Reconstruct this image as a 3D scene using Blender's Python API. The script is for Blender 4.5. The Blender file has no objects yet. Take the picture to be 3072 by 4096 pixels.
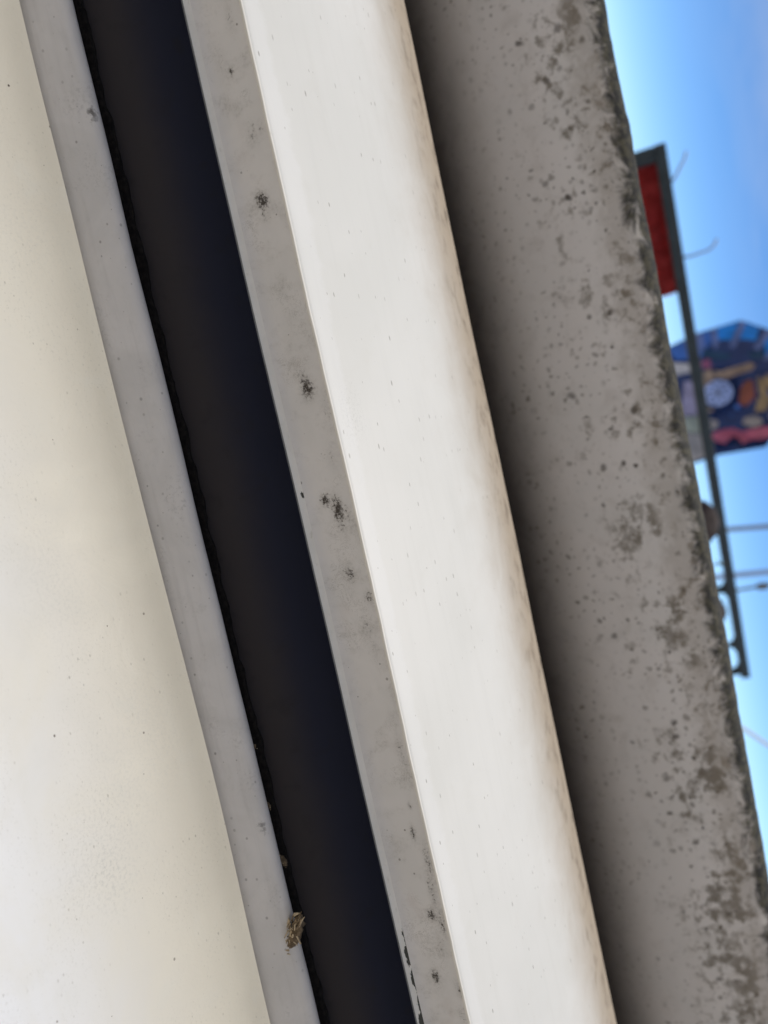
import bpy, bmesh, math, random
from mathutils import Vector, Matrix, noise

random.seed(7)
S = bpy.context.scene
C = S.collection
EYE = 1.6                                   # eye height above the ground

# ------------------------------------------------------------------ camera
AX = Vector((0.21463856, 0.97353187, 0.07852381))    # world X, Y, Z seen from the camera (right, down, forward)
AY = Vector((0.31915299, -0.14589425, 0.93640602))
AZ = Vector((0.92307728, -0.17592773, -0.34202014))
FPX = 769.0
cam_d = bpy.data.cameras.new('camera')
cam = bpy.data.objects.new('camera', cam_d); C.objects.link(cam)
right = Vector((AX.x, AY.x, AZ.x)); down = Vector((AX.y, AY.y, AZ.y)); fwd = Vector((AX.z, AY.z, AZ.z))
m3 = Matrix((right, -down, -fwd)).transposed()
cam.matrix_world = Matrix.Translation((0, 0, EYE)) @ m3.to_4x4()
cam_d.sensor_fit = 'VERTICAL'; cam_d.sensor_height = 36.0; cam_d.sensor_width = 27.0
cam_d.lens = 36.0 * FPX / 1024.0
cam_d.clip_start = 0.01; cam_d.clip_end = 5000
cam_d.dof.use_dof = True; cam_d.dof.focus_distance = 0.57; cam_d.dof.aperture_fstop = 4.2
S.camera = cam

# ------------------------------------------------------------------ sky and sun
SUN = Vector((0.10, 0.21, 0.965)).normalized()
w = bpy.data.worlds.new('World'); S.world = w; w.use_nodes = True
nt = w.node_tree; nt.nodes.clear()
sky = nt.nodes.new('ShaderNodeTexSky'); sky.sky_type = 'NISHITA'; sky.sun_disc = False
sky.sun_elevation = math.asin(SUN.z); sky.sun_rotation = math.atan2(SUN.x, SUN.y)
sky.air_density = 0.7; sky.dust_density = 0.0; sky.ozone_density = 2.0; sky.altitude = 4000
hsv = nt.nodes.new('ShaderNodeHueSaturation'); hsv.inputs['Saturation'].default_value = 1.2
bg = nt.nodes.new('ShaderNodeBackground'); bg.inputs['Strength'].default_value = 0.15
wo = nt.nodes.new('ShaderNodeOutputWorld')
nt.links.new(sky.outputs[0], hsv.inputs['Color'])
# unseen white cloud added overhead to neutralise the shade, fading out near the horizon
def wn(typ, **kw):
    n = nt.nodes.new(typ)
    for k, v in kw.items(): setattr(n, k, v)
    return n
tc = wn('ShaderNodeTexCoord'); sep = wn('ShaderNodeSeparateXYZ'); nt.links.new(tc.outputs['Generated'], sep.inputs[0])
hz = wn('ShaderNodeMath', operation='ADD'); nt.links.new(sep.outputs['Z'], hz.inputs[0]); hz.inputs[1].default_value = 0.16
dv_ = wn('ShaderNodeVectorMath', operation='DIVIDE'); cb = wn('ShaderNodeCombineXYZ')
for k in range(3): nt.links.new(hz.outputs[0], cb.inputs[k])
nt.links.new(tc.outputs['Generated'], dv_.inputs[0]); nt.links.new(cb.outputs[0], dv_.inputs[1])
cn = wn('ShaderNodeTexNoise'); nt.links.new(dv_.outputs[0], cn.inputs['Vector']); cn.inputs['Scale'].default_value = 1.1; cn.inputs['Detail'].default_value = 7.0; cn.inputs['Roughness'].default_value = 0.58; cn.inputs['Distortion'].default_value = 0.3
cr = wn('ShaderNodeMapRange', interpolation_type='SMOOTHSTEP'); nt.links.new(cn.outputs['Fac'], cr.inputs[0]); cr.inputs[1].default_value = 0.36; cr.inputs[2].default_value = 0.62
el = wn('ShaderNodeMapRange', interpolation_type='SMOOTHSTEP'); nt.links.new(sep.outputs['Z'], el.inputs[0]); el.inputs[1].default_value = 0.08; el.inputs[2].default_value = 0.45
cm = wn('ShaderNodeMath', operation='MULTIPLY'); nt.links.new(cr.outputs[0], cm.inputs[0]); nt.links.new(el.outputs[0], cm.inputs[1])
mx = wn('ShaderNodeMix', data_type='RGBA'); nt.links.new(cm.outputs[0], mx.inputs[0]); nt.links.new(hsv.outputs[0], mx.inputs[6]); mx.inputs[7].default_value = (4.9, 4.8, 4.65, 1)
nt.links.new(mx.outputs[2], bg.inputs['Color'])
nt.links.new(bg.outputs[0], wo.inputs['Surface'])
sd = bpy.data.lights.new('sun', 'SUN'); sd.energy = 2.1; sd.angle = math.radians(0.53); sd.color = (1.0, 0.945, 0.87)
sun = bpy.data.objects.new('sun', sd); C.objects.link(sun)
sun.rotation_euler = SUN.to_track_quat('Z', 'Y').to_euler(); sun.location = (0, 0, 30)
S.view_settings.view_transform = 'Standard'; S.view_settings.look = 'None'
S.view_settings.exposure = 0.22; S.view_settings.gamma = 1.0; S.view_settings.use_curve_mapping = False


# ------------------------------------------------------------------ helpers
def ray(px, py):                            # photograph pixel (768 x 1024 frame) -> direction in the place
    r = Vector(((px - 384) / FPX, (py - 512) / FPX, 1.0))
    return Vector((r.dot(AX), r.dot(AY), r.dot(AZ)))


def at(fx, fy, Y):                          # full-size photo pixel at a known distance
    d = ray(fx / 4.0, fy / 4.0)
    k = Y / d.y
    return Vector((d.x * k, Y, EYE + d.z * k))


def tag(o, label=None, cat=None, group=None, kind=None):
    if label: o['label'] = label
    if cat: o['category'] = cat
    if group: o['group'] = group
    if kind: o['kind'] = kind
    return o


def empty(name, loc=(0, 0, 0)):
    o = bpy.data.objects.new(name, None); C.objects.link(o); o.location = loc
    o.empty_display_size = 0.1
    return o


def mesh_obj(name, verts, faces, mat, parent=None, smooth=False):
    me = bpy.data.meshes.new(name); me.from_pydata([tuple(v) for v in verts], [], faces); me.update()
    if smooth:
        me.polygons.foreach_set('use_smooth', [True] * len(me.polygons))
    o = bpy.data.objects.new(name, me); C.objects.link(o)
    if mat: me.materials.append(mat)
    if parent:
        o.parent = parent
        o.matrix_parent_inverse = Matrix.Translation(parent.location).inverted()
    return o


def bm_obj(name, bm, mat, parent=None, smooth=False):
    me = bpy.data.meshes.new(name); bm.normal_update(); bm.to_mesh(me); bm.free()
    if smooth:
        me.polygons.foreach_set('use_smooth', [True] * len(me.polygons))
    o = bpy.data.objects.new(name, me); C.objects.link(o)
    if mat: me.materials.append(mat)
    if parent:
        o.parent = parent
        o.matrix_parent_inverse = Matrix.Translation(parent.location).inverted()
    return o


def box_between(bm, a, b, wdt, hgt, up=Vector((0, 0, 1)), bev=0.0):
    a = Vector(a); b = Vector(b); d = (b - a).normalized()
    s = d.cross(up)
    if s.length < 1e-4: s = d.cross(Vector((0, 1, 0)))
    s.normalize(); u = s.cross(d).normalized()
    vs = []
    for p in (a, b):
        for (i, j) in ((-1, -1), (1, -1), (1, 1), (-1, 1)):
            vs.append(bm.verts.new(p + s * (wdt / 2 * i) + u * (hgt / 2 * j)))
    fs = [(3, 2, 1, 0), (4, 5, 6, 7), (0, 1, 5, 4), (1, 2, 6, 5), (2, 3, 7, 6), (3, 0, 4, 7)]
    fl = [bm.faces.new([vs[k] for k in f]) for f in fs]
    if bev > 0:
        es = list({e for f in fl for e in f.edges})
        bmesh.ops.bevel(bm, geom=es, offset=bev, segments=2, affect='EDGES', profile=0.5)


def tube(bm, pts, rad, n=10, cap=True):
    pts = [Vector(p) for p in pts]
    rr = rad if isinstance(rad, (list, tuple)) else [rad] * len(pts)
    rings = []; ref = None
    for i, p in enumerate(pts):
        d = (pts[min(i + 1, len(pts) - 1)] - pts[max(i - 1, 0)]).normalized()
        if ref is None or abs(ref.dot(d)) > 0.95:
            ref = Vector((0, 0, 1)) if abs(d.z) < 0.9 else Vector((0, 1, 0))
        s = d.cross(ref).normalized(); u = s.cross(d).normalized()
        rings.append([bm.verts.new(p + (s * math.cos(2 * math.pi * k / n) + u * math.sin(2 * math.pi * k / n)) * rr[i]) for k in range(n)])
    for i in range(len(rings) - 1):
        for k in range(n):
            bm.faces.new((rings[i][k], rings[i][(k + 1) % n], rings[i + 1][(k + 1) % n], rings[i + 1][k]))
    if cap:
        bm.faces.new(list(reversed(rings[0]))); bm.faces.new(rings[-1])


# ------------------------------------------------------------------ materials
class NT:
    def __init__(self, name):
        self.m = bpy.data.materials.new(name); self.m.use_nodes = True
        self.t = self.m.node_tree; self.b = self.t.nodes['Principled BSDF']

    def n(self, typ, **kw):
        nd = self.t.nodes.new(typ)
        for k, v in kw.items(): setattr(nd, k, v)
        return nd

    def l(self, a, b): self.t.links.new(a, b)

    def val(self, sock, v):
        if isinstance(v, (int, float, tuple, list)): sock.default_value = v
        else: self.l(v, sock)

    def math(self, op, a, b=0.0, c=0.0, clamp=False):
        nd = self.n('ShaderNodeMath', operation=op); nd.use_clamp = clamp
        self.val(nd.inputs[0], a); self.val(nd.inputs[1], b); self.val(nd.inputs[2], c)
        return nd.outputs[0]

    def mix(self, f, a, b):
        nd = self.n('ShaderNodeMix', data_type='RGBA'); nd.clamp_factor = True
        self.val(nd.inputs[0], f)
        self.val(nd.inputs[6], a if not isinstance(a, tuple) else (*a, 1.0) if len(a) == 3 else a)
        self.val(nd.inputs[7], b if not isinstance(b, tuple) else (*b, 1.0) if len(b) == 3 else b)
        return nd.outputs[2]

    def ramp(self, v, lo, hi, smooth=True):
        nd = self.n('ShaderNodeMapRange'); nd.interpolation_type = 'SMOOTHSTEP' if smooth else 'LINEAR'
        self.val(nd.inputs[0], v); self.val(nd.inputs[1], lo); self.val(nd.inputs[2], hi)
        nd.inputs[3].default_value = 0.0; nd.inputs[4].default_value = 1.0
        return nd.outputs[0]

    def uv(self, su=1.0, sv=1.0, off=(0, 0)):
        if not hasattr(self, '_uv'):
            self._uv = self.n('ShaderNodeUVMap'); self._uv.uv_map = 'metres'
        mp = self.n('ShaderNodeMapping'); self.l(self._uv.outputs[0], mp.inputs[0])
        mp.inputs['Scale'].default_value = (su, sv, 1); mp.inputs['Location'].default_value = (off[0], off[1], 0)
        return mp.outputs[0]

    def noise(self, vec, scale, detail=3.0, rough=0.55, dist=0.0):
        nd = self.n('ShaderNodeTexNoise'); self.l(vec, nd.inputs['Vector'])
        nd.inputs['Scale'].default_value = scale; nd.inputs['Detail'].default_value = detail
        nd.inputs['Roughness'].default_value = rough; nd.inputs['Distortion'].default_value = dist
        return nd.outputs['Fac']

    def attr(self, name):
        nd = self.n('ShaderNodeAttribute'); nd.attribute_name = name
        return nd.outputs['Fac']

    def specks(self, vec, scale, rmin, rmax, keep, soft=0.5):
        """round specks: one candidate per Voronoi cell, random radius, only some cells carry one"""
        v = self.n('ShaderNodeTexVoronoi'); v.voronoi_dimensions = '2D'; self.l(vec, v.inputs['Vector']); v.inputs['Scale'].default_value = scale
        v.inputs['Randomness'].default_value = 1.0
        sep = self.n('ShaderNodeSeparateColor'); self.l(v.outputs['Color'], sep.inputs[0])
        on = self.math('GREATER_THAN', sep.outputs[0], self.math('SUBTRACT', 1.0, keep))
        rad = self.math('MULTIPLY_ADD', self.math('POWER', sep.outputs[1], 2.0), rmax - rmin, rmin)
        q = self.math('DIVIDE', v.outputs['Distance'], rad)
        s = self.math('SUBTRACT', 1.0, self.ramp(q, 1.0 - soft, 1.0))
        amt = self.math('MULTIPLY_ADD', sep.outputs[2], 0.6, 0.4)
        return self.math('MULTIPLY', self.math('MULTIPLY', s, on), amt)

    def bump(self, h, strength, dist, prev=None):
        nd = self.n('ShaderNodeBump'); nd.inputs['Strength'].default_value = strength; nd.inputs['Distance'].default_value = dist
        self.l(h, nd.inputs['Height'])
        if prev is not None: self.l(prev, nd.inputs['Normal'])
        return nd.outputs[0]

    def done(self, col, rough=0.5, spec=0.4, normal=None):
        self.val(self.b.inputs['Base Color'], col if not isinstance(col, tuple) else (*col, 1.0))
        self.val(self.b.inputs['Roughness'], rough); self.b.inputs['Specular IOR Level'].default_value = spec
        if normal is not None: self.l(normal, self.b.inputs['Normal'])
        return self.m


def simple(name, col, rough=0.6, spec=0.3, var=0.12, scale=8.0, metallic=0.0):
    t = NT(name); tc = t.n('ShaderNodeTexCoord')
    f = t.noise(tc.outputs['Object'], scale, 4.0, 0.6)
    d = tuple(c * (1 - var) for c in col); e = tuple(min(1, c * (1 + var)) for c in col)
    t.b.inputs['Metallic'].default_value = metallic
    return t.done(t.mix(t.ramp(f, 0.3, 0.7), d, e), rough, spec, t.bump(f, 0.15, 0.002))


def mat_cream():
    t = NT('cream_gelcoat'); u = t.uv()
    big = t.noise(t.uv(1, 1), 9.0, 4.0, 0.6, 0.6)
    big2 = t.noise(t.uv(1, 1, (3.1, 1.7)), 22.0, 4.0, 0.6, 0.8)
    lengthwise = t.noise(t.uv(5, 60, (0.3, 5)), 1.0, 3.0, 0.5)
    fine = t.noise(u, 420.0, 4.0, 0.65)
    col = t.mix(t.attr('grime_shade'), (0.70, 0.715, 0.735), (0.54, 0.51, 0.435))  # shading of the curve painted in: cool and bright in front, darker towards the crease
    col = t.mix(t.math('MULTIPLY', t.ramp(big, 0.42, 0.72), 0.45), col, (0.62, 0.59, 0.50))
    col = t.mix(t.math('MULTIPLY', t.ramp(big2, 0.52, 0.78), 0.30), col, (0.55, 0.55, 0.51))
    col = t.mix(t.math('MULTIPLY', t.ramp(lengthwise, 0.5, 0.8), 0.28), col, (0.58, 0.565, 0.50))
    smear = t.math('MULTIPLY', t.attr('stain'), t.ramp(fine, 0.45, 0.68))
    col = t.mix(t.math('MULTIPLY', smear, 0.55), col, (0.40, 0.40, 0.38))
    gate = t.ramp(t.noise(t.uv(1, 1, (7, 2)), 14.0, 2.0), 0.40, 0.62)
    gran = t.math('MULTIPLY', t.ramp(t.noise(t.uv(0.7, 1, (3, 9)), 520.0, 4.0, 0.7), 0.54, 0.70), gate)
    col = t.mix(t.math('MULTIPLY', gran, 0.42), col, (0.36, 0.35, 0.31))
    sp = t.specks(t.uv(0.55, 1.0, (4, 4)), 210.0, 0.05, 0.20, 0.24, 0.6)
    sp = t.math('MULTIPLY', sp, t.math('MULTIPLY_ADD', gate, 0.75, 0.10))
    col = t.mix(t.math('MULTIPLY', sp, 0.85), col, (0.22, 0.20, 0.17))
    sp2 = t.specks(t.uv(0.8, 1, (9, 3)), 46.0, 0.015, 0.06, 0.12, 0.35)
    col = t.mix(t.math('MULTIPLY', sp2, 1.1), col, (0.09, 0.07, 0.055))
    nrm = t.bump(fine, 0.06, 0.0006, t.bump(big2, 0.18, 0.002))
    return t.done(col, t.math('MULTIPLY_ADD', big2, 0.2, 0.42), 0.35, nrm)


def mat_lip():
    t = NT('grey_white_gelcoat'); u = t.uv()
    big = t.noise(u, 16.0, 4.0, 0.6, 0.7); fine = t.noise(u, 380.0, 4.0, 0.65)
    mid = t.noise(t.uv(1, 1.6, (2, 6)), 60.0, 4.0, 0.6)
    col = t.mix(t.ramp(big, 0.35, 0.7), (0.69, 0.66, 0.635), (0.62, 0.595, 0.57))
    col = t.mix(t.math('MULTIPLY', t.ramp(mid, 0.55, 0.75), 0.25), col, (0.50, 0.49, 0.45))
    st = t.math('MULTIPLY', t.attr('stain'), t.ramp(t.math('MULTIPLY_ADD', t.attr('stain'), 0.35, t.noise(u, 260.0, 5.0, 0.7)), 0.58, 0.78))
    col = t.mix(st, col, (0.07, 0.06, 0.05))
    strk = t.noise(t.uv(8, 150, (6, 1)), 1.0, 4.0, 0.6)
    col = t.mix(t.math('MULTIPLY', t.ramp(strk, 0.48, 0.78), 0.35), col, (0.50, 0.475, 0.45))
    scuff = t.math('MULTIPLY', t.ramp(t.noise(t.uv(1, 1, (7, 7)), 32.0, 4.0, 0.6), 0.52, 0.7), t.ramp(fine, 0.46, 0.66))
    col = t.mix(t.math('MULTIPLY', scuff, 0.32), col, (0.34, 0.32, 0.30))
    sp = t.specks(t.uv(0.8, 1, (3, 8)), 120.0, 0.03, 0.17, 0.34, 0.6)
    col = t.mix(t.math('MULTIPLY', sp, 0.6), col, (0.20, 0.18, 0.16))
    nrm = t.bump(fine, 0.06, 0.0006, t.bump(mid, 0.25, 0.0025))
    return t.done(col, 0.5, 0.25, nrm)


def mat_riser():
    t = NT('scuffed_riser_paint'); u = t.uv()
    big = t.noise(u, 18.0, 3.0, 0.6, 0.6); fine = t.noise(u, 420.0, 5.0, 0.7, 0.4)
    crk = t.noise(t.uv(1, 1, (5, 1)), 130.0, 6.0, 0.72, 1.5)
    col = t.mix(t.ramp(big, 0.35, 0.7), (0.69, 0.665, 0.645), (0.64, 0.62, 0.60))
    pink = t.noise(t.uv(1, 1, (8, 8)), 30.0, 3.0, 0.6)
    col = t.mix(t.math('MULTIPLY', t.ramp(pink, 0.58, 0.8), 0.35), col, (0.50, 0.44, 0.41))
    # hair-thin scratch network where noise crosses its mid value
    line = t.math('SUBTRACT', 1.0, t.ramp(t.math('ABSOLUTE', t.math('SUBTRACT', crk, 0.52)), 0.0, 0.016))
    where = t.ramp(t.noise(t.uv(1, 1, (1, 9)), 26.0, 3.0, 0.6), 0.50, 0.68)
    col = t.mix(t.math('MULTIPLY', t.math('MULTIPLY', line, where), 0.75), col, (0.24, 0.22, 0.19))
    a = t.attr('stain')
    haze_ = t.math('MULTIPLY', t.ramp(t.noise(t.uv(1.3, 1, (4, 7)), 40.0, 5.0, 0.65), 0.48, 0.72), t.math('MULTIPLY_ADD', t.ramp(fine, 0.4, 0.65), 0.6, 0.3))
    col = t.mix(t.math('MULTIPLY', haze_, 0.55), col, (0.34, 0.32, 0.29))
    smudge = t.math('MULTIPLY', t.ramp(a, 0.0, 1.0), t.math('MULTIPLY_ADD', t.ramp(fine, 0.30, 0.65), 0.8, 0.12))
    col = t.mix(t.math('MULTIPLY', smudge, 0.6), col, (0.26, 0.24, 0.215))
    core = t.ramp(t.math('MULTIPLY_ADD', a, 0.40, t.noise(t.uv(1, 1, (2, 2)), 420.0, 6.0, 0.78)), 0.70, 0.88)
    col = t.mix(t.math('MULTIPLY', core, t.ramp(a, 0.02, 0.35)), col, (0.055, 0.045, 0.038))
    sp = t.specks(t.uv(0.9, 1, (6, 3)), 95.0, 0.02, 0.12, 0.14, 0.4)
    col = t.mix(t.math('MULTIPLY', sp, 0.9), col, (0.10, 0.085, 0.07))
    nrm = t.bump(fine, 0.10, 0.0006, t.bump(big, 0.15, 0.002))
    return t.done(col, 0.5, 0.35, nrm)


def mat_bevel():
    t = NT('chipped_flange_paint'); u = t.uv()
    big = t.noise(u, 30.0, 4.0, 0.6, 0.5)
    col = t.mix(t.ramp(big, 0.35, 0.7), (0.78, 0.755, 0.70), (0.72, 0.70, 0.645))
    g = t.noise(t.uv(0.5, 1.0, (3, 3)), 150.0, 5.0, 0.7)
    col = t.mix(t.math('MULTIPLY', t.ramp(g, 0.60, 0.75), 0.5), col, (0.36, 0.34, 0.27))
    chip = t.ramp(t.math('MULTIPLY_ADD', t.attr('stain'), 0.5, t.noise(t.uv(0.45, 1.0, (1, 4)), 170.0, 4.0, 0.65)), 0.80, 0.85)
    col = t.mix(chip, col, (0.045, 0.045, 0.035))
    return t.done(col, 0.5, 0.35, t.bump(t.math('SUBTRACT', 1.0, chip), 0.6, 0.0006))


def mat_tread():
    t = NT('white_gelcoat'); u = t.uv()
    big = t.noise(u, 7.0, 3.0, 0.5, 0.4); fine = t.noise(u, 500.0, 3.0, 0.6)
    col = t.mix(t.ramp(big, 0.35, 0.7), (0.675, 0.67, 0.64), (0.635, 0.632, 0.60))
    stk = t.noise(t.uv(6, 90, (2, 2)), 1.0, 5.0, 0.6); blot = t.noise(t.uv(1, 1, (5, 8)), 24.0, 5.0, 0.65, 0.4)
    col = t.mix(t.math('MULTIPLY', t.ramp(stk, 0.45, 0.8), 0.22), col, (0.56, 0.555, 0.52))
    col = t.mix(t.math('MULTIPLY', t.ramp(blot, 0.52, 0.8), 0.22), col, (0.57, 0.555, 0.50))
    # worn, chalky band along the front arris
    band = t.ramp(t.math('ADD', t.attr('band'), t.math('MULTIPLY_ADD', t.noise(u, 60.0, 6.0, 0.7), 1.1, -0.55)), 0.34, 0.66)
    scr = t.noise(t.uv(1.0, 0.35, (5, 5)), 300.0, 4.0, 0.7, 1.0)
    col = t.mix(t.math('MULTIPLY', band, 0.22), col, (0.79, 0.795, 0.80))
    col = t.mix(t.math('MULTIPLY', t.math('MULTIPLY', band, t.ramp(scr, 0.55, 0.7)), 0.25), col, (0.66, 0.66, 0.66))
    # grime towards the far edge, with mould
    g = t.attr('grime_shade'); gn = t.noise(t.uv(1, 1, (2, 8)), 28.0, 5.0, 0.65, 0.5)
    gg = t.ramp(t.math('MULTIPLY_ADD', gn, 0.34, t.math('SUBTRACT', g, 0.17)), 0.02, 0.95)
    col = t.mix(t.math('MULTIPLY', gg, 0.92), col, (0.36, 0.29, 0.21))
    m = t.ramp(t.noise(t.uv(0.7, 1, (1, 1)), 58.0, 5.0, 0.6, 0.1), 0.46, 0.74)
    col = t.mix(t.math('MULTIPLY', t.math('MULTIPLY', m, t.ramp(g, 0.45, 0.92)), 0.85), col, (0.17, 0.135, 0.10))
    sp = t.specks(t.uv(0.40, 1.1, (1, 7)), 150.0, 0.02, 0.17, 0.22, 0.5)
    col = t.mix(t.math('MULTIPLY', sp, 0.75), col, (0.22, 0.20, 0.17))
    st = t.math('MULTIPLY', t.attr('stain'), t.ramp(t.noise(t.uv(1, 1, (4, 4)), 420.0, 4.0, 0.7), 0.48, 0.66))
    col = t.mix(t.math('MULTIPLY', st, 0.4), col, (0.40, 0.40, 0.38))
    nrm = t.bump(scr, 0.05, 0.0005, t.bump(fine, 0.03, 0.0004, t.bump(big, 0.1, 0.004)))
    return t.done(col, t.math('MULTIPLY_ADD', gg, 0.25, 0.5), 0.3, nrm)


def mat_wall():
    t = NT('mouldy_grey_paint'); u = t.uv(); v = t.attr('grime_shade')      # 0 low on the face .. 1 at the top edge
    big = t.noise(u, 7.0, 4.0, 0.6, 0.6); mid = t.noise(t.uv(1, 1, (3, 3)), 26.0, 4.0, 0.6, 0.6)
    col = t.mix(t.ramp(big, 0.35, 0.68), (0.755, 0.72, 0.70), (0.71, 0.685, 0.665))
    col = t.mix(t.math('MULTIPLY', t.ramp(mid, 0.5, 0.75), 0.3), col, (0.46, 0.42, 0.385))
    # shade of the deep gap painted into the colour, darkest at the bottom
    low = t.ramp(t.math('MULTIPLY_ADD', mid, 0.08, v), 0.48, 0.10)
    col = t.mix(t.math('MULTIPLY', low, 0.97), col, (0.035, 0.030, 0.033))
    # small mould dots everywhere, thicker in patches and higher up
    patch = t.ramp(t.noise(t.uv(1, 1, (6, 1)), 9.0, 3.0, 0.6), 0.36, 0.66)
    warp = t.n('ShaderNodeTexNoise'); t.l(u, warp.inputs['Vector']); warp.inputs['Scale'].default_value = 70.0
    vm = t.n('ShaderNodeVectorMath', operation='MULTIPLY_ADD'); t.l(warp.outputs['Color'], vm.inputs[0])
    vm.inputs[1].default_value = (0.012, 0.012, 0.0); t.l(u, vm.inputs[2])
    dots = t.specks(vm.outputs[0], 85.0, 0.12, 0.46, 0.75, 0.75)
    dots = t.math('MULTIPLY', dots, t.math('MULTIPLY_ADD', patch, 0.88, 0.10))
    col = t.mix(t.math('MULTIPLY', dots, 0.8), col, (0.13, 0.115, 0.095))
    dots2 = t.specks(vm.outputs[0], 42.0, 0.08, 0.30, 0.42, 0.7)
    col = t.mix(t.math('MULTIPLY', t.math('MULTIPLY', dots2, t.ramp(v, 0.15, 0.75)), 0.95), col, (0.06, 0.05, 0.042))
    # clumps and streaks of olive mould in the upper half
    cl = t.noise(t.uv(0.9, 1, (2, 5)), 66.0, 5.0, 0.62, 0.15)
    clm = t.noise(t.uv(1, 1, (9, 9)), 13.0, 3.0, 0.6)
    um = t.math('MULTIPLY', t.ramp(v, 0.30, 0.72), t.ramp(clm, 0.40, 0.60))
    clump = t.ramp(t.math('MULTIPLY_ADD', t.attr('stain'), 0.16, t.math('MULTIPLY_ADD', um, 0.12, cl)), 0.58, 0.76)
    col = t.mix(t.math('MULTIPLY', clump, t.math('MULTIPLY', t.math('MAXIMUM', um, t.attr('stain')), 0.78)), col, (0.125, 0.102, 0.068))
    # the top edge overgrown with dark algae
    en = t.noise(t.uv(1, 1, (4, 2)), 34.0, 5.0, 0.7, 0.6)
    edge = t.ramp(t.math('MULTIPLY_ADD', en, 0.20, v), 1.00, 1.07)
    ecol = t.mix(t.ramp(t.noise(t.uv(1, 1, (1, 3)), 90.0, 4.0, 0.65), 0.42, 0.62), (0.018, 0.018, 0.017), (0.065, 0.060, 0.040))
    tan = t.ramp(t.noise(t.uv(0.6, 1, (8, 3)), 18.0, 4.0, 0.6), 0.57, 0.70)
    halo = t.ramp(t.math('MULTIPLY_ADD', en, 0.34, v), 0.90, 1.06)
    col = t.mix(t.math('MULTIPLY', halo, t.math('MULTIPLY_ADD', tan, 0.5, 0.35)), col, (0.23, 0.185, 0.13))
    col = t.mix(edge, col, ecol)
    nrm = t.bump(en, 0.15, 0.002, t.bump(mid, 0.2, 0.003))
    return t.done(col, 0.7, 0.25, nrm)


def mat_dark(name, c1, c2, rough=0.7, scale=25.0):
    t = NT(name); tc = t.n('ShaderNodeTexCoord')
    f = t.noise(tc.outputs['Object'], scale, 5.0, 0.65)
    return t.done(t.mix(t.ramp(f, 0.35, 0.7), c1, c2), rough, 0.25, t.bump(f, 0.3, 0.004))


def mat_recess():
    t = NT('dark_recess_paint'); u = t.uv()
    f = t.noise(u, 14.0, 4.0, 0.6); g = t.attr('grime_shade')
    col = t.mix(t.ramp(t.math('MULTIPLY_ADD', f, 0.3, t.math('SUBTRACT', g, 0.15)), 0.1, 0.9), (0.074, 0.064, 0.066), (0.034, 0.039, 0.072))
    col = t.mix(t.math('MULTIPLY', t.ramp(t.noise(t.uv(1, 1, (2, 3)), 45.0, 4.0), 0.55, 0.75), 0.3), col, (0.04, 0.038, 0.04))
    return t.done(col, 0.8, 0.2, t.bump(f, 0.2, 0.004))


M = dict(
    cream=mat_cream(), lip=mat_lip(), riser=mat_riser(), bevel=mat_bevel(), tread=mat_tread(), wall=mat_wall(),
    recess=mat_recess(),
    seal=mat_dark('black_perished_foam', (0.006, 0.005, 0.005), (0.022, 0.018, 0.016), 0.95, 240.0),
    sheet=simple('bare_sheet_edge', (0.12, 0.13, 0.15), 0.45, 0.4, 0.25, 60.0),
    backing=simple('raw_fibreglass', (0.17, 0.15, 0.12), 0.85, 0.2, 0.3, 30.0),
    frame=simple('dark_green_frame_paint', (0.040, 0.055, 0.064), 0.55, 0.35, 0.2, 14.0),
    red=simple('red_cloth', (0.38, 0.055, 0.055), 0.9, 0.1, 0.15, 20.0),
    steel=simple('grey_pole_paint', (0.28, 0.33, 0.43), 0.6, 0.3, 0.12, 6.0),
    palepole=simple('pale_pole_paint', (0.36, 0.46, 0.66), 0.6, 0.3, 0.08, 6.0),
    rustpole=simple('weathered_pole', (0.16, 0.13, 0.08), 0.8, 0.2, 0.2, 20.0),
    rope=simple('white_rope', (0.85, 0.86, 0.88), 0.8, 0.2, 0.06, 80.0),
)


# ------------------------------------------------------------------ swept ledge surfaces
def catmull(pts, step):
    """smooth polyline through (y, z) points; a point flagged 's' is a sharp break"""
    out = []; sharp = set()
    P = [Vector(p[:2]) for p in pts]
    for i in range(len(P) - 1):
        p1, p2 = P[i], P[i + 1]
        s1 = len(pts[i]) > 2; s2 = len(pts[i + 1]) > 2
        p0 = P[i - 1] if i > 0 and not s1 else p1 - (p2 - p1)
        p3 = P[i + 2] if i + 2 < len(P) and not s2 else p2 + (p2 - p1)
        n = max(1, int(round((p2 - p1).length / step)))
        n = min(n, 60)
        if s1 and i > 0: sharp.add(len(out))
        for k in range(n):
            t = k / n
            out.append(0.5 * ((2 * p1) + (p2 - p0) * t + (2 * p0 - 5 * p1 + 4 * p2 - p3) * t * t + (3 * p1 - p0 - 3 * p2 + p3) * t ** 3))
    out.append(P[-1])
    return out, sharp


def xs(step=0.006, near=1.15, far=3.2):
    v = []; x = -far
    while x < -near: v.append(x); x += 0.05
    x = -near
    while x < near: v.append(x); x += step
    x = near
    while x < far + 1e-6: v.append(x); x += 0.05
    return v


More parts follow.
